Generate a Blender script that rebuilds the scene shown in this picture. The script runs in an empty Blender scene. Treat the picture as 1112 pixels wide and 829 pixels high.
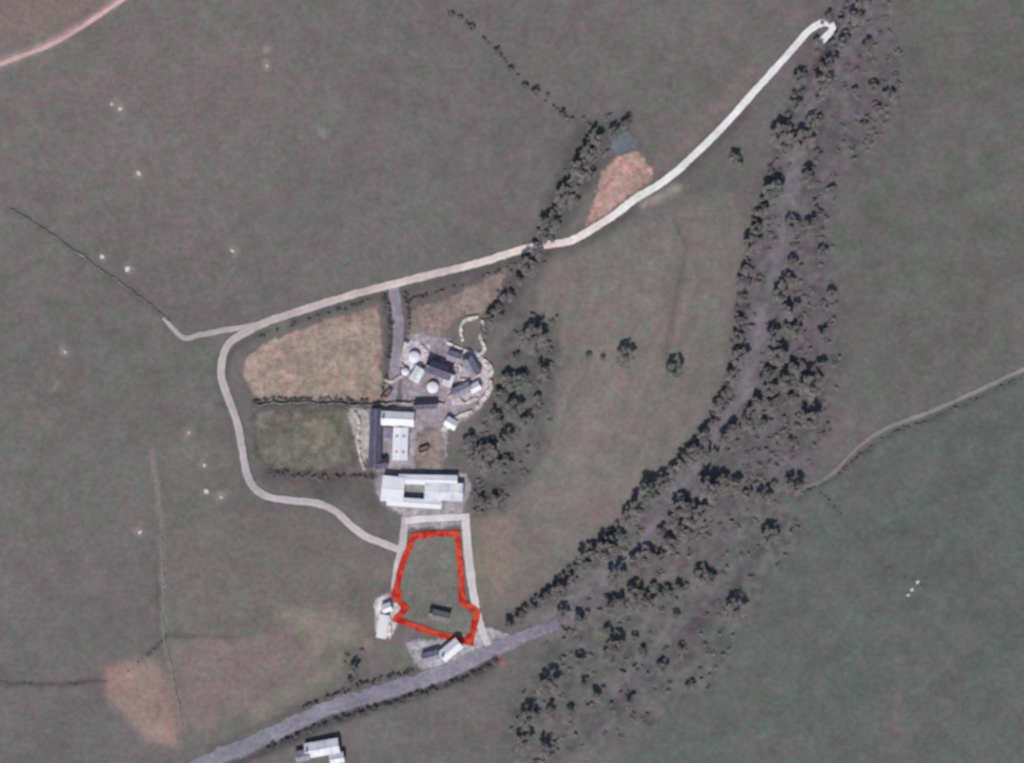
import bpy, math, random, bmesh
import numpy as np
from mathutils import Vector, Matrix
from mathutils.geometry import delaunay_2d_cdt
random.seed(7); rng=np.random.RandomState(11)
S=0.4; CX,CY=556.0,414.5
K=np.array([0.75,0.78,0.80])      # light gain used to turn observed tones into base colours
def W(p): return ((p[0]-CX)*S,(CY-p[1])*S)
scene=bpy.context.scene; COL=scene.collection
scene.view_settings.view_transform='Standard'; scene.view_settings.look='None'; scene.view_settings.exposure=0
def lin(c):
    c=np.asarray(c,float)/255.0
    return np.where(c<=0.04045,c/12.92,((c+0.055)/1.055)**2.4)
def alb(c): return np.clip(lin(c)/K,0,0.9)
# ---------------------------------------------------------------- noise
class VN:
    def __init__(s,seed): s.g=np.random.RandomState(seed).rand(128,128)
    def at(s,x,y):
        x=np.asarray(x,float);y=np.asarray(y,float)
        xi=np.floor(x).astype(int);yi=np.floor(y).astype(int);fx=x-xi;fy=y-yi
        fx=fx*fx*(3-2*fx);fy=fy*fy*(3-2*fy);g=s.g
        a=g[xi%128,yi%128];b=g[(xi+1)%128,yi%128];c=g[xi%128,(yi+1)%128];d=g[(xi+1)%128,(yi+1)%128]
        return (a*(1-fx)+b*fx)*(1-fy)+(c*(1-fx)+d*fx)*fy
    def fbm(s,x,y,o=4):
        t=0;a=0.5;n=0
        for i in range(o):
            t=t+a*s.at(x*2**i+17*i,y*2**i+31*i);n+=a;a*=0.5
        return t/n
N1=VN(1);N2=VN(2);N3=VN(3);N4=VN(4)
def H(x,y):
    x=np.asarray(x,float);y=np.asarray(y,float)
    d=(x*0.80-y*0.60)          # rises gently to the north west, dips into the wooded valley
    return 1.6*np.sin(x/95.0+0.6)*np.cos(y/80.0)+0.9*np.sin((x+y)/48.0)-3.0*np.exp(-((d-62)/45.0)**2)
def h(x,y): return float(H(x,y))
# ---------------------------------------------------------------- materials
def nodes(name):
    m=bpy.data.materials.new(name);m.use_nodes=True
    nt=m.node_tree;b=nt.nodes['Principled BSDF'];b.inputs['Roughness'].default_value=0.92
    b.inputs['Specular IOR Level'].default_value=0.15
    return m,nt,b
def noise(nt,co,scale,detail=4,rough=0.55):
    n=nt.nodes.new('ShaderNodeTexNoise');n.inputs['Scale'].default_value=scale
    n.inputs['Detail'].default_value=detail;n.inputs['Roughness'].default_value=rough
    nt.links.new(co,n.inputs['Vector']);return n.outputs['Fac']
def mr(nt,v,a,b,c,d):
    n=nt.nodes.new('ShaderNodeMapRange');nt.links.new(v,n.inputs[0])
    for i,q in enumerate((a,b,c,d)): n.inputs[i+1].default_value=q
    return n.outputs[0]
def mth(nt,op,a,b):
    n=nt.nodes.new('ShaderNodeMath');n.operation=op
    for i,q in enumerate((a,b)):
        if isinstance(q,(int,float)): n.inputs[i].default_value=q
        else: nt.links.new(q,n.inputs[i])
    return n.outputs[0]
def mixc(nt,fac,a,b,mode='MIX'):
    n=nt.nodes.new('ShaderNodeMix');n.data_type='RGBA';n.blend_type=mode
    if isinstance(fac,(int,float)): n.inputs[0].default_value=fac
    else: nt.links.new(fac,n.inputs[0])
    for i,q in ((6,a),(7,b)):
        if isinstance(q,tuple): n.inputs[i].default_value=(*q[:3],1)
        else: nt.links.new(q,n.inputs[i])
    return n.outputs[2]
def landmat(name,amp=0.18,fine=0.22,alpha=False,tint=0.5,bump=0.25):
    m,nt,b=nodes(name)
    tc=nt.nodes.new('ShaderNodeTexCoord');co=tc.outputs['Object']
    at=nt.nodes.new('ShaderNodeAttribute');at.attribute_name='land_colour'
    n1=mr(nt,noise(nt,co,0.08,3),0.3,0.7,1-amp,1+amp)
    n2=mr(nt,noise(nt,co,0.42,3,0.65),0.28,0.72,1-fine,1+fine)
    n3=mr(nt,noise(nt,co,2.0,1),0.3,0.7,1-fine*0.7,1+fine*0.7)
    v=mth(nt,'MULTIPLY',mth(nt,'MULTIPLY',n1,n2),n3)
    t=mr(nt,noise(nt,co,0.2,3,0.65),0.38,0.62,0,1)
    tc2=mixc(nt,t,(1.0+0.10*tint,1.0-0.06*tint,1.0+0.07*tint),(1.0-0.07*tint,1.0+0.04*tint,1.0-0.05*tint))
    c=mixc(nt,1.0,at.outputs['Color'],tc2,'MULTIPLY')
    cmb=nt.nodes.new('ShaderNodeCombineColor')
    for i in range(3): nt.links.new(v,cmb.inputs[i])
    c=mixc(nt,1.0,c,cmb.outputs[0],'MULTIPLY')
    nt.links.new(c,b.inputs['Base Color'])
    bp=nt.nodes.new('ShaderNodeBump');bp.inputs['Strength'].default_value=bump;bp.inputs['Distance'].default_value=0.5
    nt.links.new(noise(nt,co,1.0,1,0.7),bp.inputs['Height']);nt.links.new(bp.outputs[0],b.inputs['Normal'])
    if alpha:
        e=nt.nodes.new('ShaderNodeAttribute');e.attribute_name='edge'
        nn=mr(nt,noise(nt,co,0.9,2,0.7),0.3,0.7,-0.45,0.45)
        s=mth(nt,'ADD',mth(nt,'MULTIPLY',e.outputs['Fac'],1.6),nn)
        a=mr(nt,s,0.1,0.9,0,1);nt.links.new(a,b.inputs['Alpha'])
    return m
M_ground=landmat('pasture_grass',0.07,0.17,False,0.8,.2)
M_field=landmat('field_turf',0.1,0.22,True,0.6)
M_tan=landmat('rough_tussock',0.14,0.34,True,0.8,0.5)
M_track=landmat('pale_stone_track',0.06,0.12,True,0.3)
M_road=landmat('worn_road',0.12,0.24,True,0.9)
M_yard=landmat('worn_concrete',0.18,0.38,True,0.6)
def setattr_col(me,cols,edge=None):
    a=me.color_attributes.new('land_colour','FLOAT_COLOR','POINT')
    buf=np.ones((len(me.vertices),4),np.float32);buf[:,:3]=cols;a.data.foreach_set('color',buf.ravel())
    if edge is not None:
        e=me.attributes.new('edge','FLOAT','POINT');e.data.foreach_set('value',np.asarray(edge,np.float32))
def addobj(name,me,mats,**k):
    o=bpy.data.objects.new(name,me);COL.objects.link(o)
    if me is not None and len(me.materials)==0:
        for m in (mats if isinstance(mats,(list,tuple)) else [mats]): me.materials.append(m)
    for q,v in k.items(): o[q]=v
    return o
def smooth(pts,step=4.0,closed=False):
    P=[np.array(p,float) for p in pts];n=len(P);out=[]
    R=range(n if closed else n-1)
    for i in R:
        if closed: a,b,c,d=P[(i-1)%n],P[i],P[(i+1)%n],P[(i+2)%n]
        else: a,b,c,d=P[max(i-1,0)],P[i],P[i+1],P[min(i+2,n-1)]
        m=max(1,int(np.linalg.norm(c-b)/step))
        for k in range(m):
            t=k/m
            out.append(0.5*((2*b)+(-a+c)*t+(2*a-5*b+4*c-d)*t*t+(-a+3*b-3*c+d)*t**3))
    if not closed: out.append(P[-1])
    return np.array(out)
def dist_line(X,Y,P):
    d=np.full(X.shape,1e9)
    for i in range(len(P)-1):
        ax,ay=P[i][:2];bx,by=P[i+1][:2];L=(bx-ax)**2+(by-ay)**2+1e-9
        t=np.clip(((X-ax)*(bx-ax)+(Y-ay)*(by-ay))/L,0,1)
        d=np.minimum(d,np.hypot(X-ax-t*(bx-ax),Y-ay-t*(by-ay)))
    return d
def inside(X,Y,P):
    r=np.zeros(X.shape,bool);n=len(P)
    for i in range(n):
        x1,y1=P[i][:2];x2,y2=P[(i+1)%n][:2]
        if y1==y2: continue
        c=((y1>Y)!=(y2>Y))&(X<(x2-x1)*(Y-y1)/(y2-y1)+x1);r^=c
    return r
# ---------------------------------------------------------------- geography (reference survey units)
TRACK=[(893,44),(905,30),(896,24),(880,32),(862,52),(835,82),(810,110),(785,138),(765,158),(750,172),(735,186),(715,201),(690,216),(668,233),(645,248),(620,262),(595,266),(565,272),(520,286),(470,298),(430,308),(390,318),(350,330),(315,341),(288,350),(266,361),(248,373),(241,390),(240,410),(248,434),(258,462),(263,490),(268,515),(276,530),(292,540),(318,544),(345,547),(365,556),(380,570),(397,583),(415,590),(436,598)]
BRANCH=[(288,350),(262,356),(240,359),(215,364),(199,367),(186,355),(177,345)]
EAST=[(1160,384),(1110,402),(1060,425),(1010,447),(962,465),(932,485),(905,512),(885,525),(858,532),(835,545)]
ROAD=[(180,850),(230,825),(300,795),(350,772),(400,757),(450,742),(500,724),(540,704),(575,690),(605,678),(635,655),(660,632)]
VALLEY=[(592,680),(650,635),(700,590),(730,540),(775,480),(812,420),(822,370),(835,320),(850,270),(858,220),(868,160),(890,100),(925,20),(940,-30)]
BELT=[(870,100),(910,-30),(960,-30),(985,90),(960,150),(912,190),(905,300),(915,400),(900,470),(860,545),(870,590),(810,670),(780,740),(700,800),(560,835),(550,790),(590,700),(560,680),(640,610),(700,540),(780,470),(800,380),(810,290),(825,200),(845,150)]
BUP=[(870,100),(910,-30),(960,-30),(985,90),(960,150),(912,190),(905,300),(915,400),(900,470),(860,545),(760,600),(700,620),(640,610),(700,540),(780,470),(800,380),(810,290),(825,200),(845,150)]
BLOW=[(860,545),(870,590),(810,670),(780,740),(700,800),(560,835),(550,790),(590,700),(640,640),(700,620),(760,600)]
UPB=[(630,130),(692,124),(664,172),(614,252),(548,350),(520,345),(572,270)]
FWD=[(555,335),(605,345),(608,420),(592,500),(560,528),(530,520),(497,490),(528,440),(545,380)]
LEDGE=[(925,-10),(897,58),(866,105),(846,155),(830,215),(814,270),(806,320),(800,385),(782,440),(745,500),(700,545),(640,602),(560,672)]
# ---------------------------------------------------------------- ground colours
base_paint=[]
def poly(P,c,s=12,a=1.0): base_paint.append(('p',P,c,s,a))
def line(P,c,w=4,a=1.0): base_paint.append(('l',P,c,w,a))
def spot(p,c,w,a=1.0): base_paint.append(('s',p,c,w,a))
poly([(-200,-100),(300,-100),(330,120),(180,300),(60,240),(-200,120)],(106,102,100),80,.7)
poly([(330,-60),(900,-60),(860,50),(640,240),(420,290),(360,150)],(101,100,98),50,.8)
poly([(900,-50),(1300,-50),(1300,390),(1110,400),(960,460),(905,420),(908,200)],(94,96,92),14,.9)
poly([(860,530),(960,470),(1110,405),(1300,380),(1300,950),(600,950),(700,800),(820,640)],(88,94,90),22,.9)
poly([(-100,250),(60,260),(185,350),(240,370),(240,500),(270,540),(170,600),(-100,600)],(100,101,97),30,.7)
poly([(180,560),(340,555),(430,600),(410,690),(370,740),(240,810),(200,780),(180,690)],(106,104,99),25,.7)
poly([(190,470),(235,460),(250,500),(225,540),(180,530)],(108,103,98),14,.6)
poly([(540,60),(700,0),(860,20),(740,170),(640,230)],(99,99,95),25,.5)
poly([(600,280),(720,230),(810,210),(815,270),(798,370),(775,450),(700,530),(635,600),(560,660),(512,665),(510,560),(570,540),(600,450)],(110,107,103),14,.95)
poly([(650,300),(740,240),(735,330),(690,450),(620,560),(600,540),(640,420)],(117,112,108),16,.6)
for k in range(22):
    x0=570+k*11+random.uniform(-4,4);y0=random.uniform(270,480);y1=y0+random.uniform(80,200)
    line([(x0+25,y0),(x0+8,(y0+y1)/2),(x0-18,y1)],random.choice([(122,117,112),(100,99,96)]),3,.4)
for k in range(16):
    x0=200+k*17;line([(x0,640),(x0-14,700),(x0-30,770)],random.choice([(113,107,105),(97,98,92)]),3,.35)
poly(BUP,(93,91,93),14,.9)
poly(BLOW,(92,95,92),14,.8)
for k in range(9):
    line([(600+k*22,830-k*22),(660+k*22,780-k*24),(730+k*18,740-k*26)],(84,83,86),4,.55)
poly([(860,40),(1010,40),(1000,180),(905,190),(900,430),(850,430),(830,300)],(92,89,91),16,.5)
line(VALLEY,(113,112,118),8,.75)
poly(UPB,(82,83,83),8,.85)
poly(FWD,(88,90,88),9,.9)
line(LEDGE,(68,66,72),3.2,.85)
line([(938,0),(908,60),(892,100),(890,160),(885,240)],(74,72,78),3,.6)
poly([(-60,-60),(125,-20),(98,10),(56,38),(20,52),(-60,66)],(120,106,102),8,.7)
line([(160,-20),(130,0),(100,20),(60,44),(20,62),(-60,90)],(168,142,140),4,.7)
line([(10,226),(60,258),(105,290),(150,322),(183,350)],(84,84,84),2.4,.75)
line([(165,490),(176,580),(178,690),(200,790)],(126,124,120),2.4,.75)
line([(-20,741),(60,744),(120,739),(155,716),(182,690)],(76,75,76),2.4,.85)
line([(170,610),(172,690)],(78,78,76),2,.4)
poly([(182,692),(255,693),(300,690),(330,660),(372,650),(352,710),(290,765),(215,795),(199,775)],(117,108,106),4,.95)
line([(180,691),(258,692)],(84,84,82),2,.7)
poly([(108,722),(165,708),(185,735),(190,770),(192,814),(158,804),(114,755)],(140,121,115),9,.8)
poly([(300,665),(340,660),(392,680),(385,705),(330,702)],(125,121,111),7,.75)
line([(398,700),(370,722),(330,745),(280,775)],(126,122,112),9,.6)
spot((140,738),(156,132,124),12,.65);spot((175,792),(146,126,119),12,.55)
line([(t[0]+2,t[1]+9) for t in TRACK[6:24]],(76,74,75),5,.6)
line([(t[0]-10,t[1]-12) for t in TRACK[5:12]],(118,106,105),8,.6)
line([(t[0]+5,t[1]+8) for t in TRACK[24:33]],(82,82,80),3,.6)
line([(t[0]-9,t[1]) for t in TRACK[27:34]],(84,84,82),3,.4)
line([(700,222),(735,204)],(154,150,142),5,.6)
line([(275,439),(340,437),(400,440)],(66,64,68),3.2,.9)  # hedge shadow painted as a dark line into the ground colour
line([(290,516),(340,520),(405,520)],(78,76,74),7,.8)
poly([(300,520),(410,520),(415,565),(370,545),(310,530)],(88,86,84),7,.8)
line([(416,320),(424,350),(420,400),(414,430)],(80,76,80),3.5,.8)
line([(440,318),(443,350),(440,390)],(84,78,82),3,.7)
line([(540,292),(500,312),(445,325)],(88,78,80),4,.6)
poly([(510,520),(552,522),(550,552),(515,558)],(76,76,75),7,.85)
poly([(512,560),(552,562),(560,600),(530,660),(518,660)],(122,110,103),9,.7)
poly([(735,250),(745,300),(725,360),(715,320)],(98,97,93),8,.5)
poly([(760,165),(840,160),(835,215),(770,235),(740,210)],(94,94,92),12,.6)
line([(732,240),(745,270),(733,330),(722,390)],(90,89,86),3,.75)
line([(890,535),(940,590),(960,615),(1010,640)],(76,78,78),2.5,.5)
line([(868,538),(905,520),(935,494),(965,473),(1015,455),(1110,410)],(68,70,70),2.4,.6)
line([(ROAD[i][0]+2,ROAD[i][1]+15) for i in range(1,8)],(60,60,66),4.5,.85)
line([(ROAD[i][0]-3,ROAD[i][1]-12) for i in range(1,8)],(84,84,80),4,.6)
poly([(375,705),(400,705),(398,745),(372,748)],(90,90,87),6,.6)
line([(975,750),(972,790),(985,800)],(116,101,100),2.4,.45)
for p in [(130,118),(122,112),(252,272),(290,72),(290,55),(70,382),(222,505),(240,540),(152,578),(350,145),(60,420),(205,470),(150,188),(110,278),(138,292)]: spot(p,(134,130,126),5,.8)
for p in [(540,712),(530,700),(545,722)]: spot(p,(160,112,106),4,.6)
fx=np.arange(-250,250.1,1.25);fy=np.arange(-190,190.1,1.25)
far=np.array([300,380,500,700,1000,1500,2300,3500.])
xs=np.concatenate([-far[::-1]-0,fx,far]);ys=np.concatenate([-far[::-1],fy,far])
GX,GY=np.meshgrid(xs,ys);PX=GX/S+CX;PY=CY-GY/S
wx=(N1.fbm(GX/14,GY/14,4)-.5)*26;wy=(N2.fbm(GX/14,GY/14,4)-.5)*26
wx2=(N3.fbm(GX/4,GY/4,3)-.5)*8;wy2=(N4.fbm(GX/4,GY/4,3)-.5)*8
C=np.zeros(GX.shape+(3,))+lin((100,99,97))
for kind,P,c,s,a in base_paint:
    cl=lin(c)
    if kind=='p':
        X=PX+wx*min(1,s/14)+wx2;Y=PY+wy*min(1,s/14)+wy2
        PP=list(P)
        d=dist_line(X,Y,PP+[PP[0]]);d=np.where(inside(X,Y,PP),d,-d);m=np.clip(d/s*0.5+0.5,0,1);m=m*m*(3-2*m)
    elif kind=='l':
        X=PX+wx2*.5;Y=PY+wy2*.5
        d=dist_line(X,Y,P);m=np.exp(-(d/s)**2*0.8)
        m=m*(0.55+0.9*N2.fbm(GX/6,GY/6,3))
    else:
        d=np.hypot(PX+wx2-P[0],PY+wy2-P[1]);m=np.exp(-(d/s)**2)
    m=np.clip(m*a,0,1)[...,None];C=C*(1-m)+cl*m
# natural mottling
mt=(N1.fbm(GX/22,GY/22,5)-.5)*.16+(N3.fbm(GX/5,GY/5,3)-.5)*.24
inb=inside(PX+wx2,PY+wy2,BELT)|inside(PX+wx2,PY+wy2,FWD)
mt=mt+inb*((N4.fbm(GX/2.6,GY/2.6,3)-.5)*.75)
C=C*(1+mt[...,None]);rg=(N4.fbm(GX/10+9,GY/10,4)-.5)
C[...,0]*=1+rg*.14;C[...,1]*=1-rg*.10
C=np.clip(C/K,0.01,.9)
nx,ny=len(xs),len(ys)
V=np.stack([GX,GY,H(GX,GY)],-1).reshape(-1,3)
i,j=np.meshgrid(np.arange(nx-1),np.arange(ny-1));q=(j*nx+i).ravel()
F=np.stack([q,q+1,q+1+nx,q+nx],-1)
me=bpy.data.meshes.new('ground');me.vertices.add(len(V));me.vertices.foreach_set('co',V.ravel())
me.loops.add(F.size);me.loops.foreach_set('vertex_index',F.ravel().astype(np.int32))
me.polygons.add(len(F));me.polygons.foreach_set('loop_start',np.arange(0,F.size,4,dtype=np.int32));me.update(calc_edges=True)
me.polygons.foreach_set('use_smooth',np.ones(len(F),bool))
setattr_col(me,C.reshape(-1,3));addobj('ground',me,M_ground,kind='structure')
# ---------------------------------------------------------------- sheets & ribbons
LZ=[0.05]
def sheet(name,pts,colf,mat,soft=3.0,sm=True,dz=None,step=5.0):
    P=smooth(pts,8,True) if sm else np.array(pts,float)
    P=np.array([W(p) for p in P])
    if sm: P=P+np.stack([(N1.fbm(P[:,0]/5,P[:,1]/5,3)-.5)*3,(N2.fbm(P[:,0]/5,P[:,1]/5,3)-.5)*3],-1)
    x0,y0=P.min(0);x1,y1=P.max(0);st=1.6
    gx,gy=np.meshgrid(np.arange(x0,x1,st),np.arange(y0,y1,st));gx=gx.ravel();gy=gy.ravel()
    loop=np.vstack([P,P[:1]]);d=dist_line(gx,gy,loop);k=inside(gx,gy,P)&(d>0.5)
    pv=[Vector((a,b)) for a,b in P]+[Vector((a,b)) for a,b in zip(gx[k],gy[k])]
    r=delaunay_2d_cdt(pv,[],[list(range(len(P)))],1,1e-4)
    vv=np.array([(v.x,v.y) for v in r[0]]);LZ[0]+=0.006
    z=H(vv[:,0],vv[:,1])+(LZ[0] if dz is None else dz)
    me=bpy.data.meshes.new(name);me.from_pydata(np.column_stack([vv,z]).tolist(),[],r[2])
    up=sum(p.normal.z for p in me.polygons)
    if up<0: me.flip_normals()
    dd=dist_line(vv[:,0],vv[:,1],loop);e=np.clip(dd/soft,0,1)
    c=np.array([colf(a,b) for a,b in vv]) if callable(colf) else np.tile(alb(colf),(len(vv),1))
    f=1+(N3.fbm(vv[:,0]/7,vv[:,1]/7,3)-.5)*.5
    setattr_col(me,np.clip(c*f[:,None],0,.9),e)
    me.polygons.foreach_set('use_smooth',np.ones(len(me.polygons),bool))
    return addobj(name,me,mat,kind='structure')
def ribbon(name,pts,w,col,mat,z=0.14,sm=True,jit=.2,hard=False,mid=.93,fade=False):
    P=smooth(pts,3) if sm else np.array(pts,float)
    P=np.array([W(p) for p in P]);n=len(P)
    T=np.gradient(P,axis=0);T/=np.linalg.norm(T,axis=1)[:,None]+1e-9;Nn=np.stack([-T[:,1],T[:,0]],-1)
    t=np.linspace(0,1,n)
    ww=(np.interp(t,np.linspace(0,1,len(w)),w) if isinstance(w,(list,tuple)) else np.full(n,w))*S*.5
    fr=[-1,-.7,-.25,.25,.7,1];vs=[];cs=[];es=[]
    for i in range(n):
        for f in fr:
            jj=1+jit*(N1.fbm(P[i,0]/3+f*5,P[i,1]/3,2)-.5)*2 if abs(f)==1 else 1
            x,y=P[i]+Nn[i]*ww[i]*f*jj;vs.append((x,y,h(x,y)+z+(0.06*(1-abs(f)))))
            c=col(t[i]) if callable(col) else col
            c=alb(c)*(1+(N2.fbm(P[i,0]/8,P[i,1]/8,2)-.5)*.3)
            if abs(f)<.3 and not hard: c=c*mid
            g=min(1,(1-t[i])*4.5) if fade else 1
            cs.append(c);es.append(1.0 if hard else (0.0 if abs(f)==1 else g))
    m=len(fr);fs=[(i*m+k,(i+1)*m+k,(i+1)*m+k+1,i*m+k+1) for i in range(n-1) for k in range(m-1)]
    me=bpy.data.meshes.new(name);me.from_pydata(vs,[],fs)
    if sum(p.normal.z for p in me.polygons)<0: me.flip_normals()
    setattr_col(me,np.clip(np.array(cs),0,.9),es)
    return addobj(name,me,mat,kind='structure')
def ramp(stops):
    ts=[s[0] for s in stops];cc=np.array([s[1] for s in stops],float)
    return lambda t:[np.interp(t,ts,cc[:,k]) for k in range(3)]
sheet('field',[(262,398),(275,376),(330,353),(385,338),(413,333),(416,400),(428,438),(350,437),(285,438),(268,422)],(142,130,119),M_tan,3)
sheet('field',[(442,338),(480,322),(535,296),(562,284),(548,312),(530,345),(500,348),(470,378),(444,375)],(126,114,110),M_tan,4)
sheet('field',[(275,444),(330,442),(398,444),(402,470),(385,508),(340,514),(300,512),(277,503),(272,470)],(104,104,95),M_tan,5)
sheet('field',[(310,455),(360,452),(372,470),(345,495),(318,500),(335,475)],(117,115,103),M_field,6)
sheet('field',[(652,186),(672,168),(694,162),(704,176),(712,190),(696,206),(668,228),(634,250),(642,218)],(164,138,129),M_tan,3)
sheet('field',[(660,150),(685,142),(697,155),(688,166),(665,170)],(98,106,114),M_field,3)  # small pond, added as a sheet under the shared field name and turf material
sheet('farmyard',[(437,368),(470,362),(500,372),(532,395),(533,430),(512,455),(490,468),(478,512),(405,512),(398,442),(432,436)],(136,131,138),M_yard,2.5)
sheet('farmyard',[(452,470),(478,468),(480,508),(452,510)],(122,114,108),M_yard,2.5)
sheet('farmyard',[(412,514),(506,514),(506,556),(504,572),(442,576),(436,560),(414,552)],(142,141,144),M_yard,2.5)
sheet('paddock',[(446,580),(497,580),(502,650),(516,668),(508,698),(470,690),(432,672),(434,620)],(106,108,102),M_field,2.5)
sheet('farmyard',[(408,650),(432,645),(436,672),(424,694),(408,692)],(184,182,182),M_yard,2.5)
sheet('farmyard',[(376,446),(400,446),(404,490),(392,512),(384,480)],(160,158,156),M_yard,2.5)
sheet('farmyard',[(440,695),(480,692),(525,688),(535,705),(500,725),(455,728)],(152,150,156),M_yard,3)
sheet('farmyard',[(436,372),(458,370),(474,382),(462,400),(440,402)],(178,173,182),M_yard,2)
sheet('farmyard',[(495,378),(524,384),(533,400),(530,425),(512,440),(488,440),(498,410)],(166,160,166),M_yard,2)
sheet('farmyard',[(518,684),(552,686),(564,702),(540,714),(516,706)],(150,148,156),M_yard,2)
ribbon('track',TRACK,[8,9,9,8.5],ramp([(0,(232,225,220)),(.28,(224,215,210)),(.42,(204,194,190)),(.55,(180,171,169)),(.7,(172,165,164)),(.85,(168,165,167)),(1,(184,180,178))]),M_track,.2)
ribbon('track',BRANCH,[6,6.5,5],(164,160,158),M_track,.17,jit=.4)
ribbon('track',EAST,[4.5,4.8,4.4],ramp([(0,(134,132,129)),(.7,(128,126,123)),(1,(104,102,102))]),M_track,.15,jit=.5,fade=True)
ribbon('road',ROAD,[20,19,19,17,12],ramp([(0,(118,118,128)),(.7,(128,127,139)),(1,(110,109,118))]),M_road,.16,mid=.97,fade=True,jit=.45)
ribbon('track',[(427,312),(432,345),(431,385),(424,436)],13,(132,129,139),M_road,.13)
ribbon('track',[(505,558),(508,600),(513,640),(520,675),(530,702)],[10,10,9],(190,187,186),M_track,.18)
ribbon('track',[(440,562),(436,598),(430,625),(428,655)],[8,10,8],(178,175,176),M_track,.15)
ribbon('track',[(160,-20),(130,2),(100,22),(60,46),(20,62),(-60,92)],5,(182,158,156),M_track,.13,jit=.4)
ribbon('track',[(440,566),(470,563),(505,562)],8,(200,198,198),M_track,.22)
# red boundary marking
mr_,ntr,br=nodes('red_marking_paint')
tcr=ntr.nodes.new('ShaderNodeTexCoord');cr=mixc(ntr,mr(ntr,noise(ntr,tcr.outputs['Object'],.3,4,.7),.42,.58,0,1),(0.44,0.018,0.02),(0.64,0.10,0.05));ntr.links.new(cr,br.inputs['Base Color'])
BP=[(496,580),(500,617),(502,655),(518,665),(511,699),(470,688),(430,673),(441,661),(428,648),(437,612),(449,583),(471,580),(496,580)]
def strip(name,pts,w,z,mat,blobs=()):
    P=[np.array(W(p)) for p in pts];n=len(P)-1;P=P[:-1];vs=[];L=[];Rr=[]
    for i in range(n):
        a,b,c=P[i-1],P[i],P[(i+1)%n];d1=(b-a)/np.linalg.norm(b-a);d2=(c-b)/np.linalg.norm(c-b)
        nn=np.array([-(d1+d2)[1],(d1+d2)[0]]);nn/=np.linalg.norm(nn);k=w*S*.5/max(.6,nn@np.array([-d1[1],d1[0]]))
        L.append(b+nn*k);Rr.append(b-nn*k)
    fs=[]
    for i in range(n):
        i2=(i+1)%n;m=max(1,int(np.linalg.norm(P[i2]-P[i])/1.8));s0=len(vs)
        for k in range(m+1):
            t=k/m;wj=1+(random.random()-.5)*.4 if 0<k<m else 1
            a0=L[i]*(1-t)+L[i2]*t;b0=Rr[i]*(1-t)+Rr[i2]*t;mid=(a0+b0)/2
            for A in (a0,b0):
                q=mid+(A-mid)*wj;vs.append((q[0],q[1],h(*q)+z))
        fs+=[(s0+2*k+1,s0+2*k+3,s0+2*k+2,s0+2*k) for k in range(m)]
    for blob in blobs:
        bx,by=W(blob);s0=len(vs)
        for k in range(16):
            a=6.2832*k/16;rr=2.1*(.8+.4*random.random());q=(bx+rr*math.cos(a),by+rr*1.25*math.sin(a));vs.append((*q,h(*q)+z+.02))
        fs.append(tuple(range(s0,s0+16)))
    me=bpy.data.meshes.new(name);me.from_pydata(vs,[],fs)
    if sum(p.normal.z for p in me.polygons)<0: me.flip_normals()
    return addobj(name,me,mat,kind='structure')
strip('boundary_marking',BP,7.0,.42,mr_,((431,646),(509,696)))
# ---------------------------------------------------------------- generic solid materials
def solid(name,c1,c2,scale=.8,rough=.85,wave=None,bump=.2):
    m,nt,b=nodes(name);b.inputs['Roughness'].default_value=rough
    tc=nt.nodes.new('ShaderNodeTexCoord');co=tc.outputs['Object']
    c=mixc(nt,mr(nt,noise(nt,co,scale,4,.65),.38,.62,0,1),tuple(alb(c1)),tuple(alb(c2)))
    hh=noise(nt,co,scale*4,2)
    if wave:
        w=nt.nodes.new('ShaderNodeTexWave');w.bands_direction=wave[0];w.inputs['Scale'].default_value=wave[1];w.inputs['Distortion'].default_value=wave[2]
        nt.links.new(co,w.inputs['Vector']);hh=w.outputs['Fac']
        c=mixc(nt,mr(nt,hh,.2,.8,0.0,.10),c,tuple(alb(c1)*.35))
    nt.links.new(c,b.inputs['Base Color'])
    bp=nt.nodes.new('ShaderNodeBump');bp.inputs['Strength'].default_value=bump;bp.inputs['Distance'].default_value=.1
    nt.links.new(hh,bp.inputs['Height']);nt.links.new(bp.outputs[0],b.inputs['Normal']);return m
M_white=solid('pale_sheet_roof',(238,240,247),(202,206,220),.22,.6,('X',1.2,.3))
M_lightgrey=solid('light_grey_sheet_roof',(214,218,231),(176,182,200),.22,.6,('X',1.2,.3))
M_slate=solid('dark_slate_roof',(96,93,111),(74,72,92),.6,.7,('Y',1.6,1.0))
M_slate2=solid('weathered_slate_roof',(144,142,158),(110,108,126),.5,.8,('Y',1.6,1.0))
M_faint=solid('lichened_stone_roof',(114,114,117),(96,97,99),.5,.9)
M_stone=solid('rubble_stone',(176,168,156),(128,120,112),1.2,.95)
M_fwall=solid('lichened_field_stone',(140,138,134),(108,107,104),.6,.95)
M_palestone=solid('pale_drystone',(206,201,197),(150,146,144),.6,.95)
M_render=solid('white_render',(215,212,205),(196,192,184),.5,.9)
M_shed=solid('grey_sheet_cladding',(150,156,160),(120,126,130),.4,.6,('X',1.5,.2))
M_glass=solid('dark_window_glass',(50,54,62),(66,72,84),.7,.15)
M_frame=solid('painted_timber',(200,200,196),(180,180,174),1,.6)
M_door=solid('weathered_door',(92,84,78),(70,64,60),1,.7)
M_dkpanel=solid('grey_roof_panel',(140,144,154),(118,122,134),.6,.5)
M_rust=solid('rusty_metal',(122,104,96),(96,84,80),1.2,.8)
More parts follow.
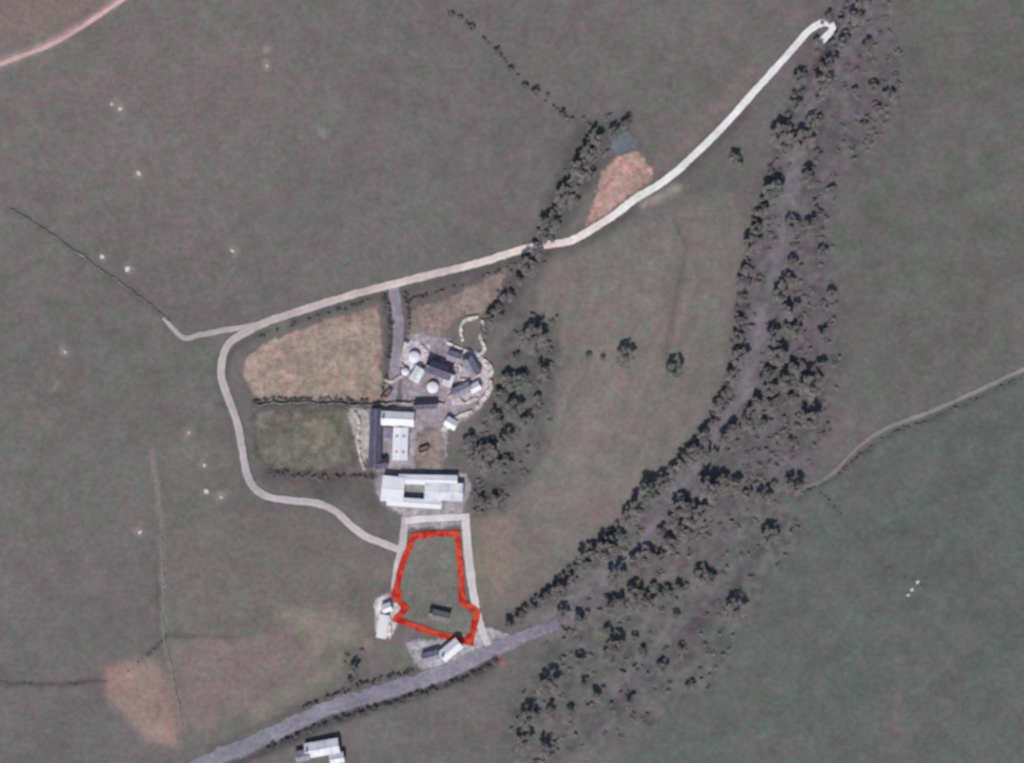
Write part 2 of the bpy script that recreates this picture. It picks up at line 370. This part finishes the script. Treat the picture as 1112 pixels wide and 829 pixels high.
# ---------------------------------------------------------------- buildings
def mesh_obj(name,vs,fs,mat,par,loc=(0,0,0),rotz=0):
    me=bpy.data.meshes.new(name);me.from_pydata(vs,[],fs);me.update()
    bm=bmesh.new();bm.from_mesh(me);bmesh.ops.recalc_face_normals(bm,faces=bm.faces);bm.to_mesh(me);bm.free()
    me.materials.append(mat);o=bpy.data.objects.new(name,me);COL.objects.link(o)
    o.parent=par;o.location=loc;o.rotation_euler[2]=rotz;return o
def boxv(x0,x1,y0,y1,z0,z1):
    v=[(x,y,z) for z in (z0,z1) for x,y in ((x0,y0),(x1,y0),(x1,y1),(x0,y1))]
    return v,[(3,2,1,0),(4,5,6,7),(0,1,5,4),(1,2,6,5),(2,3,7,6),(3,0,4,7)]
def add_window(par,x,y,z,w,hh,rz):
    v,f=boxv(-w/2,w/2,-.03,.05,0,hh);g=mesh_obj('window',v,f,M_glass,par,(x,y,z),rz)
    t=.1;vs=[];fs=[]
    for b in ((-w/2-t,-w/2,0,hh),(w/2,w/2+t,0,hh),(-w/2-t,w/2+t,hh,hh+t),(-w/2-t,w/2+t,-t,0),(-.035,.035,0.002,hh-.002)):
        v,f=boxv(b[0],b[1],-.07,.04 if b[0]!=-.035 else -.035,b[2],b[3]);o=len(vs);vs+=v;fs+=[tuple(q+o for q in k) for k in f]
    mesh_obj('frame',vs,fs,M_frame,g)
def building(name,px,py,Lp,Wp,deg,eave,rise,wallm,roofm,label,cat,nwin=2,chim=0,sky=0,bigdoor=False,group=None):
    x,y=W((px,py));L=Lp*S;Wd=Wp*S
    e=bpy.data.objects.new(name,None);COL.objects.link(e);e.location=(x,y,h(x,y));e.rotation_euler[2]=math.radians(deg)
    e['label']=label;e['category']=cat
    if group:e['group']=group
    l,w=L/2,Wd/2
    vs=[(-l,-w,-1),(l,-w,-1),(l,w,-1),(-l,w,-1),(-l,-w,eave),(l,-w,eave),(l,w,eave),(-l,w,eave),(-l,0,eave+rise),(l,0,eave+rise)]
    fs=[(0,1,5,4),(2,3,7,6),(1,2,6,9,5),(3,0,4,8,7),(4,5,9,8),(6,7,8,9),(3,2,1,0)]
    mesh_obj('wall',vs,fs,wallm,e)
    o=.35;k=rise/w;th=.16;z0=eave-k*o+.02;zr=eave+rise+.02
    sx=l+o;sy=w+o
    vs=[(-sx,-sy,z0),(sx,-sy,z0),(-sx,0,zr),(sx,0,zr),(-sx,sy,z0),(sx,sy,z0)];vs+=[(a,b,c+th) for a,b,c in vs]
    fs=[(0,1,3,2),(2,3,5,4),(6,8,9,7),(8,10,11,9),(0,6,7,1),(4,5,11,10),(0,2,8,6),(2,4,10,8),(1,7,9,3),(3,9,11,5)]
    roof=mesh_obj('roof',vs,fs,roofm,e)
    v,f=boxv(-sx,sx,-.14,.14,zr+th-.02,zr+th+.09);mesh_obj('ridge',v,f,roofm if roofm in (M_white,M_lightgrey,M_faint) else M_slate2,roof)
    for i in range(chim):
        cx=(-l+.6) if i==0 else (l-.6);v,f=boxv(cx-.45,cx+.45,-.35,.35,eave+rise-.6,eave+rise+1.3)
        v2,f2=boxv(cx-.2,cx+.2,-.18,.18,eave+rise+1.303,eave+rise+1.7);f+= [tuple(q+8 for q in z) for z in f2];v+=v2
        mesh_obj('chimney',v,f,M_stone,roof)
    for i in range(sky):
        cx=-l+L*(i+.5)/sky
        for s in (-1,1):
            y1,y2=s*w*.3,s*w*.7;za=lambda yy:eave+rise*(1-abs(yy)/w)+.02+th+.03
            vs=[(cx-.5,y1,za(y1)),(cx+.5,y1,za(y1)),(cx+.5,y2,za(y2)),(cx-.5,y2,za(y2))];vs+=[(p,q,r-.06) for p,q,r in vs]
            mesh_obj('skylight',vs,[(0,1,2,3),(4,5,6,7),(0,1,5,4),(1,2,6,5),(2,3,7,6),(3,0,4,7)],M_dkpanel,roof)
    dw,dh=(4.0,min(3.4,eave-.4)) if bigdoor else (1.0,2.0)
    v,f=boxv(-dw/2,dw/2,-w-.05,-w+.03,0,dh);d=mesh_obj('door',v,f,M_door,e)
    v,f=boxv(dw*.32,dw*.32+.06,-w-.12,-w-.052,dh*.45,dh*.45+.18);mesh_obj('handle',v,f,M_frame,d)
    for i in range(nwin):
        for s in (-1,1):
            cx=s*(dw/2+1.0+(l-dw/2-1.0)*(i+.5)/nwin)
            if abs(cx)>l-.7: continue
            add_window(e,cx,-w,1.0 if eave<3.2 else 1.2,.95,1.1,0);add_window(e,cx,w,1.0 if eave<3.2 else 1.2,.95,1.1,math.pi)
    return e
# pale shed complex around a small sunken yard
building('barn',465,521,62,9,-1,2.7,.4,M_shed,M_white,'long low farm shed with near white sheet roof','barn',2,0,0,True)
building('barn',427,531,23,26,-6,3.2,.5,M_shed,M_white,'square farm shed with near white roof beside small yard','barn',1,0,0,True)
building('barn',482,534,40,18,-2,3.0,.4,M_shed,M_lightgrey,'broad farm shed with light grey sheet roof','barn',2,0,0,True)
building('barn',450,546,58,8,-4,2.8,.3,M_shed,M_white,'long narrow lean shed with pale sheet roof','barn',3,0,0,True)
building('farm_building',432,455,34,14,-3,3.0,1.2,M_render,M_white,'white roofed farm building forming head of an L range','farm building',1,1,0)
building('farm_building',435,482,34,15,88,2.9,1.0,M_render,M_white,'white roofed range with dark skylights beside the yard','farm building',2,0,2)
building('farm_building',408,476,62,12,88,3.0,1.5,M_stone,M_slate,'long narrow stone range with dark slate roof','farm building',3,0,0)
building('farm_building',414,504,12,9,10,2.8,1.2,M_stone,M_slate,'small stone store with dark slate roof at range end','shed',0,0,0)
building('farm_building',421,470,10,8,88,2.8,1.0,M_stone,M_slate2,'small grey roofed lean store between the ranges','shed',0,0,0)
building('farmhouse',477,402,28,13,-20,3.8,1.8,M_stone,M_slate,'stone farmhouse with dark slate roof and two chimneys','house',2,2,0)
building('farm_building',494,388,14,10,-20,2.6,1.1,M_stone,M_slate2,'small stone wing with grey slate roof by farmhouse','farm building',0,0,0)
building('farm_building',487,413,12,9,68,2.4,.9,M_render,M_lightgrey,'small pale grey roofed store behind the farmhouse','shed',0,0,0)
building('cottage',512,399,20,12,-58,3.2,1.6,M_stone,M_slate2,'stone cottage with grey slate roof inside pale walls','house',1,1,0)
building('farm_building',501,424,20,10,24,2.5,1.0,M_stone,M_slate2,'stone outbuilding with weathered grey slate roof','farm building',1,0,0)
building('farm_building',516,421,10,8,30,2.4,.9,M_render,M_white,'tiny white roofed store inside the pale wall','shed',0,0,0)
building('farm_building',453,407,15,10,60,2.4,.9,M_stone,M_lightgrey,'low stone byre with pale grey sheet roof','farm building',0,0,0)
building('farm_building',462,440,24,7,2,2.6,1.1,M_stone,M_slate,'narrow stone byre with dark slate roof along the yard','farm building',1,0,0)
building('farm_building',490,460,12,9,-30,2.4,.9,M_render,M_white,'small white roofed store by the stone wall','shed',0,0,0)
building('cottage',477,669,22,10,-14,2.3,.9,M_stone,M_faint,'low stone building with lichened grey roof inside red outline','house',1,1,0)
building('cottage',489,706,24,12,40,3.0,1.3,M_render,M_white,'small white roofed building beside the road','house',1,1,0)
building('farm_building',467,713,17,9,14,2.6,1.1,M_stone,M_slate2,'grey slate roofed outbuilding next to the road','farm building',0,0,0)
building('farm_building',416,680,24,9,80,2.4,.8,M_render,M_white,'narrow pale roofed shed beside the plot boundary','shed',1,0,0)
building('farm_building',420,660,9,8,20,2.4,.8,M_render,M_white,'tiny white roofed hut by the plot entrance','shed',0,0,0)
building('cottage',350,812,36,15,10,2.6,1.1,M_render,M_lightgrey,'pale roofed roadside building','house',2,1,0)
building('farm_building',329,820,14,11,10,2.4,1.0,M_stone,M_slate2,'small grey roofed outbuilding by the roadside house','farm building',0,0,0)
building('farm_building',366,823,14,10,10,2.4,1.0,M_render,M_lightgrey,'small pale grey roofed outbuilding by the roadside house','farm building',0,0,0)
# round pale tanks
def tank(px,py,r,ht,label):
    x,y=W((px,py));e=bpy.data.objects.new('storage_tank',None);COL.objects.link(e);e.location=(x,y,h(x,y));e['label']=label;e['category']='tank'
    n=28;R=r*S
    vs=[(R*math.cos(6.2832*k/n),R*math.sin(6.2832*k/n),z) for z in (-.5,ht) for k in range(n)]
    mesh_obj('wall',vs,[(k,(k+1)%n,n+(k+1)%n,n+k) for k in range(n)],M_shed,e)
    vs=[]
    for rr,z in ((1.04,ht-.05),(1.04,ht+.08),(.6,ht+.45),(.12,ht+.6)): vs+=[(R*rr*math.cos(6.2832*k/n),R*rr*math.sin(6.2832*k/n),z) for k in range(n)]
    fs=[(a*n+k,a*n+(k+1)%n,(a+1)*n+(k+1)%n,(a+1)*n+k) for a in range(3) for k in range(n)]+[tuple(3*n+k for k in range(n))]
    rf=mesh_obj('roof',vs,fs,M_white,e)
    vs=[(.3*math.cos(6.2832*k/12),.3*math.sin(6.2832*k/12),z) for z in (ht+.5,ht+.85) for k in range(12)]
    mesh_obj('hatch',vs,[(k,(k+1)%12,12+(k+1)%12,12+k) for k in range(12)]+[tuple(range(12,24))],M_white,rf)
tank(450,388,6,2.0,'round storage tank with domed white roof near the farmhouse')
tank(470,421,6,2.0,'round storage tank with domed white roof on the yard')
tank(440,404,4.0,1.8,'small round pale roofed tank beside the farm lane')
# ---------------------------------------------------------------- walls
def wall(pts,w,ht,mat,label,name='stone_wall',cat='wall',grp='stone walls around the farm'):
    P=smooth(pts,2.2);P=np.array([W(p) for p in P]);n=len(P)
    P=P+np.stack([(N1.fbm(P[:,0]/2.5,P[:,1]/2.5,2)-.5)*1.6,(N2.fbm(P[:,0]/2.5,P[:,1]/2.5,2)-.5)*1.6],-1)
    T=np.gradient(P,axis=0);T/=np.linalg.norm(T,axis=1)[:,None]+1e-9;Nn=np.stack([-T[:,1],T[:,0]],-1);vs=[]
    for i in range(n):
        for f,z in ((-1,-.3),(-.75,ht),(.75,ht),(1,-.3)):
            a=w*S*.5*(f*(.6+.8*N3.at(P[i,0]/2,P[i,1]/2))+random.uniform(-.2,.2));x,y=P[i]+Nn[i]*a
            vs.append((x,y,h(*P[i])+z+(random.uniform(-.3,.25)*ht if z>0 else 0)))
    fs=[(i*4+k,(i+1)*4+k,(i+1)*4+k+1,i*4+k+1) for i in range(n-1) for k in range(3)]+[(0,1,2,3),tuple(4*(n-1)+k for k in (3,2,1,0))]
    me=bpy.data.meshes.new(name);me.from_pydata(vs,[],fs)
    o=addobj(name,me,mat,label=label,category=cat,group=grp);return o
wl='pale rubble stone wall around the farm buildings'
wall([(503,372),(500,356),(506,347),(520,345)],4.2,1.1,M_palestone,'curved pale stone wall enclosing a small garden')
wall([(522,348),(527,354),(522,366),(526,378),(519,386)],4.6,1.1,M_palestone,'curved pale stone wall enclosing a small garden')
wall([(520,389),(531,396),(533,410)],4.6,1.1,M_palestone,wl)
wall([(534,413),(529,430),(517,443)],5,1.1,M_palestone,wl)
wall([(513,447),(500,452),(486,463),(482,468)],5.4,1.1,M_palestone,wl)
wall([(441,372),(437,390),(440,404)],2.8,1.1,M_palestone,wl)
wall([(436,408),(426,414),(418,414)],2.6,1.1,M_palestone,wl)
wall([(484,372),(500,378),(512,383)],3.4,1.1,M_palestone,wl)
wall([(484,432),(494,430),(505,438),(518,432)],3.4,1.1,M_palestone,wl)
wall([(492,396),(500,400),(498,410),(506,414)],3.2,1.1,M_palestone,wl)
wall([(458,376),(466,384),(462,392)],3.0,1.0,M_palestone,wl)
wall([(404,440),(440,438),(482,438)],2,1.2,M_stone,wl)
wall([(275,440),(340,438),(402,440)],1.4,1.1,M_fwall,'grey stone wall dividing the two small fields')
wall([(386,448),(390,462),(388,480),(396,512)],3.4,1.1,M_palestone,wl)
wall([(428,655),(424,670),(424,694)],2.4,1.1,M_palestone,wl)
wall([(183,350),(150,322),(105,290),(60,258),(10,226)],1.2,.5,M_fwall,'low grey stone field wall crossing the pasture')
wall([(199,790),(190,740),(179,692),(178,640),(176,580)],1.3,.5,M_fwall,'thin grey stone field wall beside rough grass')
# farm clutter: trailers parked about the yards
def trailer(px,py,deg,L,Wd,mat,label):
    x,y=W((px,py));e=bpy.data.objects.new('farm_trailer',None);COL.objects.link(e);e.location=(x,y,h(x,y)+.2);e.rotation_euler[2]=math.radians(deg)
    e['label']=label;e['category']='trailer';e['group']='trailers parked about the farm'
    vs=[];fs=[]
    for b in ((-L/2,L/2,-Wd/2,Wd/2,.8,.95),(-L/2,L/2,-Wd/2,-Wd/2+.08,.953,1.7),(-L/2,L/2,Wd/2-.08,Wd/2,.953,1.7),(-L/2,-L/2+.08,-Wd/2+.083,Wd/2-.083,.953,1.7),(L/2-.08,L/2,-Wd/2+.083,Wd/2-.083,.953,1.7),(L/2+.003,L/2+1.4,-.08,.08,.7,.84)):
        v,f=boxv(*b);o=len(vs);vs+=v;fs+=[tuple(q+o for q in k) for k in f]
    mesh_obj('body',vs,fs,mat,e)
    for s in (-1,1):
        for wx_ in (-.6,.6):
            n=14;vs=[(wx_+.42*math.cos(6.2832*k/n),s*(Wd/2+yy),.42+.42*math.sin(6.2832*k/n)) for yy in (-.2,.06) for k in range(n)]
            mesh_obj('wheel',vs,[(k,(k+1)%n,n+(k+1)%n,n+k) for k in range(n)]+[tuple(range(n)),tuple(range(n,2*n))],M_door,e)
for t in [(460,488,20,4.4,2.0,M_rust,'rusty open farm trailer on the brown yard'),(421,427,50,4.2,2,M_rust,'rusty open farm trailer by the farm lane')]: trailer(*t)
# ---------------------------------------------------------------- foliage
def leafmat(name,c1,c2):
    m,nt,b=nodes(name);at=nt.nodes.new('ShaderNodeAttribute');at.attribute_name='land_colour'
    oi=nt.nodes.new('ShaderNodeObjectInfo')
    c=mixc(nt,oi.outputs['Random'],tuple(alb(c1)),tuple(alb(c2)));c=mixc(nt,1,c,at.outputs['Color'],'MULTIPLY')
    nt.links.new(c,b.inputs['Base Color']);return m
M_leaf=leafmat('tree_foliage',(99,102,98),(110,106,108))
M_scrub=leafmat('scrub_foliage',(97,97,96),(106,104,105))
M_bark=solid('bark',(106,99,98),(86,81,82),3,.95)
def leaves(centers,nper,crad,ls,rs,up=.9,flat=.7):
    vs=[];fs=[];cs=[]
    for (cx,cy,cz,cr,tone) in centers:
        for k in range(nper):
            d=rs.normal(size=3);d/=np.linalg.norm(d);
            r=cr*crad*(rs.rand()**.5);p=np.array([cx,cy,cz])+d*r*np.array([1,1,flat])
            nrm=d*.3+rs.normal(size=3)*.3+np.array([-.1,-.4,up]);nrm/=np.linalg.norm(nrm)
            u=np.cross(nrm,[.3,.5,.8]);u/=np.linalg.norm(u)+1e-9;v=np.cross(nrm,u);a=rs.rand()*6.28
            u,v=u*math.cos(a)+v*math.sin(a),v*math.cos(a)-u*math.sin(a);s=ls*(.6+.8*rs.rand())
            b=len(vs);vs+=[tuple(p-u*s-v*s*.6),tuple(p+u*s-v*s*.5),tuple(p+u*s*.7+v*s*.6),tuple(p-u*s*.8+v*s*.7)]
            fs.append((b,b+1,b+2,b+3));t=tone*(.88+.24*rs.rand());cs+=[(t*1.0,t,t*1.0)]*4
    return vs,fs,cs
def leafmesh(name,vs,fs,cs,mat):
    me=bpy.data.meshes.new(name);me.from_pydata(vs,[],fs);setattr_col(me,np.array(cs));me.materials.append(mat);return me
def make_crown(seed,R=4.4,hgt=9.0):
    rs=np.random.RandomState(seed);cent=[];el=.8+.4*rs.rand()
    for k in range(19):
        a=rs.rand()*6.28;r=R*.92*math.sqrt(rs.rand());z=hgt*.56+R*.5*(1-(r/R)**2)+rs.normal()*.16
        cent.append((r*math.cos(a)*el,r*math.sin(a)/el,z,R*(.18+.2*rs.rand()),.88+.26*rs.rand()))
    return leafmesh('crown',*leaves(cent,32,1.0,.38,rs,1.0,.42),M_leaf)
def make_trunk(seed,hgt=9.0,R=4.4):
    rs=np.random.RandomState(seed+50);vs=[];fs=[]
    def tube(a,b,r0,r1,n=6):
        a=np.array(a,float);b=np.array(b,float);d=b-a;d/=np.linalg.norm(d);u=np.cross(d,[.1,.9,.3]);u/=np.linalg.norm(u);v=np.cross(d,u);s=len(vs)
        for p,r in ((a,r0),((a+b)/2+rs.normal(size=3)*.12,(r0+r1)/2),(b,r1)):
            for k in range(n):
                t=6.283*k/n;vs.append(tuple(p+(u*math.cos(t)+v*math.sin(t))*r))
        for j in range(2):
            for k in range(n): fs.append((s+j*n+k,s+j*n+(k+1)%n,s+(j+1)*n+(k+1)%n,s+(j+1)*n+k))
    tube((0,0,-.5),(.1,.1,hgt*.45),.34,.22)
    for k in range(9):
        a=k*.7+rs.rand();z=hgt*(.3+.14*rs.rand());q=.75+.3*rs.rand();e=(math.cos(a)*R*q,math.sin(a)*R*q,hgt*(.52+.16*rs.rand()));tube((.08,.08,z),e,.15,.05,5)
        tube((e[0]*.5,e[1]*.5,(z+e[2])/2),(e[0]*.6+rs.normal()*.9,e[1]*.6+rs.normal()*.9,hgt*.74),.09,.03,4)
    me=bpy.data.meshes.new('trunk');me.from_pydata(vs,[],fs);me.materials.append(M_bark);return me
NV=8
CR=[make_crown(s) for s in range(NV)];TR=[make_trunk(s) for s in range(NV)]
NT=[0]
def make_tree(x,y,r,label,grp):
    k=random.randrange(NV);e=bpy.data.objects.new('tree',None);COL.objects.link(e)
    e.location=(x,y,h(x,y));s=r*S/4.4;e.scale=(s,s,s*random.uniform(.75,1.15));e.rotation_euler[2]=random.uniform(-.5,.5)
    e['label']=label;e['category']='tree';e['group']=grp;NT[0]+=1
    for nm,me in (('trunk',TR[k]),('crown',CR[k])):
        o=bpy.data.objects.new(nm,me);COL.objects.link(o);o.parent=e
U=[(682,133,10),(668,140,9),(648,146,11),(640,162,10),(632,180,10),(625,195,9),(642,187,7),(615,208,11),(622,217,7),(605,225,9),(598,240,9),(590,252,8),(585,268,9),(575,285,9),(566,300,8),(552,318,9),(543,333,9),(536,345,8)]
Dg=[(490,15,4),(500,18,4),(512,30,4),(525,42,3),(540,55,4),(555,75,4),(570,92,5),(582,100,5),(595,103,4),(612,125,5)]
Nn_=[(905,62,7),(918,42,8),(930,15,9),(938,0,8),(945,45,10),(895,88,10),(870,82,8),(866,108,9),(850,142,11),(875,147,12),(862,155,8),(842,200,17),(862,240,9),(884,242,8),(830,225,8),(818,262,9),(812,290,8),(806,320,7),(805,383,10),(800,170,9),(950,92,6),(967,100,6),(955,116,6),(930,96,6),(940,132,6),(880,190,8),(895,270,7),(900,72,8),(822,245,8),(808,304,7),(803,345,7),(802,362,7),(884,128,8)]
Mi=[(855,302,9),(848,316,8),(858,332,9),(865,355,8),(895,360,8),(840,362,8),(845,382,9),(835,400,8),(865,395,9),(855,410,9),(882,412,12),(836,418,8),(825,432,9),(818,444,8),(842,437,9),(812,455,9),(832,456,8),(798,464,9),(788,474,8),(880,450,9),(770,490,8),(893,395,7)]
Lw=[(797,405,8),(790,422,8),(783,437,8),(775,456,8),(766,471,8),(755,486,9),(745,496,9),(733,507,8),(720,520,9),(706,530,12),(694,546,9),(684,558,8),(670,580,9),(660,592,10),(642,600,13),(632,612,10),(624,626,8),(610,636,10),(595,646,9),(582,656,8),(568,667,8),(555,676,6)]
Lc=[(770,525,11),(786,520,9),(800,523,10),(812,532,8),(740,545,10),(752,556,11),(735,562,9),(764,552,9),(745,572,10),(720,575,9),(730,587,8),(830,535,9),(836,578,9),(862,524,8),(702,600,9),(690,608,8),(720,602,7),(670,622,9),(612,664,8),(632,668,8),(690,640,9),(680,652,9),(712,634,8),(740,635,8),(762,620,9),(773,626,7),(722,642,7),(702,652,8),(665,655,8),(800,656,12),(735,666,6),(660,682,7),(670,696,9),(690,690,6),(664,708,8),(700,706,6),(597,738,12),(636,740,7),(650,751,7),(575,775,10),(600,770,6),(620,771,7),(570,801,10),(592,810,7),(686,760,6),(720,722,6),(740,702,6),(750,742,6),(630,715,6)]
Fm=[(582,358,18),(552,410,8),(566,410,9),(545,426,9),(560,440,9),(572,455,8),(540,450,8),(525,485,9),(512,478,8),(550,472,9),(538,482,8),(532,498,9),(550,500,7),(515,494,8),(585,430,7),(590,400,7),(562,385,7),(640,385,5),(655,388,4),(680,384,9),(733,398,9),(386,722,7),(382,738,5),(525,540,8),(540,536,8),(528,358,6)]
gl={'U':(U,'rounded broadleaf tree in narrow belt beside the pale track','trees in the narrow belt'),
'D':(Dg,'small bushy tree along an old field line','small trees on the old field line'),
'N':(Nn_,'broadleaf tree casting dark shadow beside wooded valley','trees in the wooded valley'),
'M':(Mi,'broadleaf tree in dense valley woodland','trees in the wooded valley'),
'L':(Lw,'broadleaf tree in row edging the brown pasture','trees in the wooded valley'),
'C':(Lc,'broadleaf tree in open woodland on the slope','trees in the wooded valley'),
'F':(Fm,'broadleaf tree standing near the farm','trees near the farm')}
for k,(lst,lab,g) in gl.items():
    for (px,py,r) in lst:
        x,y=W((px-r*.15,py+r*.7));make_tree(x,y,r*random.choice((.75,.9,1.0,1.15)),lab,g)
cnt=0
while cnt<16:
    px,py=random.uniform(640,960),random.uniform(20,620)
    if not inside(np.array([px]),np.array([py]),BUP)[0]: continue
    if dist_line(np.array([px]),np.array([py]),VALLEY)[0]<14: continue
    x,y=W((px,py));make_tree(x,y,random.uniform(4,6.5),'small young tree among the valley woodland','trees in the wooded valley');cnt+=1
# scrub layer
rs=np.random.RandomState(5);cent=[]
def scatter(P,n,zr=(.1,1.0),rr=(.6,1.8)):
    P=np.array(P,float);x0,y0=P.min(0);x1,y1=P.max(0);k=0
    while k<n:
        px,py=rs.uniform(x0,x1),rs.uniform(y0,y1)
        if not inside(np.array([px]),np.array([py]),P)[0]: continue
        if dist_line(np.array([px]),np.array([py]),VALLEY)[0]<7: continue
        if N1.fbm(np.array([px/14]),np.array([py/14]),3)[0]<.5 and rs.rand()<.85: k+=.4;continue
        x,y=W((px,py));cent.append((x,y,h(x,y)+rs.uniform(*zr),rs.uniform(*rr),.85+.3*rs.rand()));k+=1
scatter(BUP,560);scatter(BLOW,190);scatter(UPB,90);scatter(FWD,110)
scatter([(510,520),(552,522),(550,552),(515,558)],32);scatter([(375,705),(400,705),(398,745),(372,748)],8)
for P_ in (LEDGE,[(938,0),(908,60),(892,100),(890,160),(885,240)]):
    for p in smooth(P_,4.5):
        if N2.fbm(np.array([p[0]/12]),np.array([p[1]/12]),2)[0]<.38: continue
        x,y=W(p+rs.normal(size=2)*2.5);cent.append((x,y,h(x,y)+rs.uniform(1,2.6),rs.uniform(1.0,1.8),.75+.3*rs.rand()))
vs,fs,cs=leaves(cent,14,1.0,.42,rs,1.0,.5);me=leafmesh('scrub',vs,fs,cs,M_scrub);addobj('scrub',me,M_scrub,kind='stuff',label='low grey scrub and undergrowth beneath the trees',category='scrub')
def hedge(pts,wd,ht,label,dens=1.0):
    P=smooth(pts,2.0);c=[]
    for p in P:
        if rs.rand()>dens or N4.fbm(np.array([p[0]/9]),np.array([p[1]/9]),2)[0]<.34: continue
        x,y=W(p);x+=rs.normal()*wd*.25;y+=rs.normal()*wd*.25;c.append((x,y,h(x,y)+ht*rs.uniform(.3,.65),wd*rs.uniform(.35,.7),.5+.6*rs.rand()))
    if not c:return
    me=leafmesh('hedge',*leaves(c,20,1.0,.25,rs),M_scrub);addobj('hedge',me,M_scrub,label=label,category='hedge',group='farm hedges')
hedge([(417,322),(424,350),(421,395),(414,432)],1.6,1.6,'dark hedge beside the farm lane',.9)
hedge([(441,320),(444,350),(441,372)],1.4,1.5,'dark hedge beside the farm lane',.8)
hedge([(275,436),(340,434),(398,436)],1.5,1.6,'dark hedge between the two small fields',.9)
hedge([(285,514),(340,519),(405,518)],2.0,1.8,'dark hedge below the green paddock',.7)
hedge([(868,537),(905,519),(935,493),(965,472),(1015,454),(1110,409)],1.0,1.0,'low dark hedge along the grassy track',.3)
hedge([(290,815),(350,788),(400,773),(450,758),(500,740),(540,720)],2.2,2.6,'tall dark hedge edging the road',.95)
hedge([(330,768),(400,742),(450,730)],1.6,1.6,'dark hedge edging the road',.6)
hedge([(890,535),(940,590),(960,615),(1010,640)],.8,.8,'broken line of low bushes across the pasture',.2)
hedge([(490,12),(530,46),(575,96),(622,132)],1.4,1.4,'broken dark hedge on an old field line',.3)
hedge([(560,288),(500,311),(445,326)],1.2,1.3,'dark hedge below the pale track',.5)
hedge([(270,372),(330,348),(400,328)],1.2,1.3,'dark hedge below the pale track',.35)
hedge([(-5,741),(60,744),(120,739),(155,716),(182,690)],.7,.5,'thin dark hedge across the lower pasture',.25)
# ---------------------------------------------------------------- boulders
def boulder(seed):
    bm=bmesh.new();bmesh.ops.create_icosphere(bm,subdivisions=3,radius=1);rr=np.random.RandomState(seed);dirs=rr.normal(size=(7,3));dirs/=np.linalg.norm(dirs,axis=1)[:,None];cut=rr.uniform(.6,.9,7)
    for v in bm.verts:
        p=np.array(v.co)
        for d,c in zip(dirs,cut):
            q=p@d
            if q>c:p=p-d*(q-c)
        p[2]*=.55;v.co=p*(1+rr.normal()*.015)
    me=bpy.data.meshes.new('boulder');bm.to_mesh(me);bm.free();me.materials.append(M_palestone);return me
BM=[boulder(s) for s in range(3)]
for (px,py,r) in [(130,118,1.0),(121,113,.7),(150,188,1.3),(110,278,1.1),(138,292,1.4),(252,272,.9),(290,72,.6),(70,382,.8),(222,505,.9),(224,534,1.3),(240,540,.7),(152,578,1.1),(986,646,.8),(990,640,.9),(996,632,.9),(205,470,.6)]:
    o=addobj('boulder',random.choice(BM),None,label='pale grey boulder lying on open pasture',category='boulder',group='boulders on the pasture')
    x,y=W((px,py));o.location=(x,y,h(x,y)+.1);o.scale=(r,r*random.uniform(.7,1),r*.5);o.rotation_euler[2]=random.uniform(0,6)
# ---------------------------------------------------------------- light, world, camera
el=math.radians(47);sx,sy=-0.2,-0.98
w=bpy.data.worlds.new('World');scene.world=w;w.use_nodes=True;nt=w.node_tree
sk=nt.nodes.new('ShaderNodeTexSky');sk.sky_type='NISHITA';sk.sun_disc=False;sk.sun_elevation=el;sk.sun_rotation=math.atan2(sx,sy)
bg=nt.nodes['Background'];bg.inputs[1].default_value=0.075;nt.links.new(sk.outputs[0],bg.inputs[0])
L=bpy.data.lights.new('sun','SUN');L.energy=3.15;L.angle=math.radians(.6);L.color=(1,.945,.9)
so=bpy.data.objects.new('sun',L);COL.objects.link(so)
d=Vector((-sx*math.cos(el),-sy*math.cos(el),-math.sin(el)));so.rotation_euler=d.to_track_quat('-Z','Y').to_euler();so.location=(0,0,300)
cam=bpy.data.cameras.new('camera');co=bpy.data.objects.new('camera',cam);COL.objects.link(co)
co.location=(0,0,900);cam.sensor_width=36;cam.lens=36*900/(1112*S);cam.clip_start=1;cam.clip_end=20000
cam.dof.use_dof=True;cam.dof.focus_distance=450;cam.dof.aperture_fstop=.0728/1.2
scene.camera=co
print('trees',NT[0])
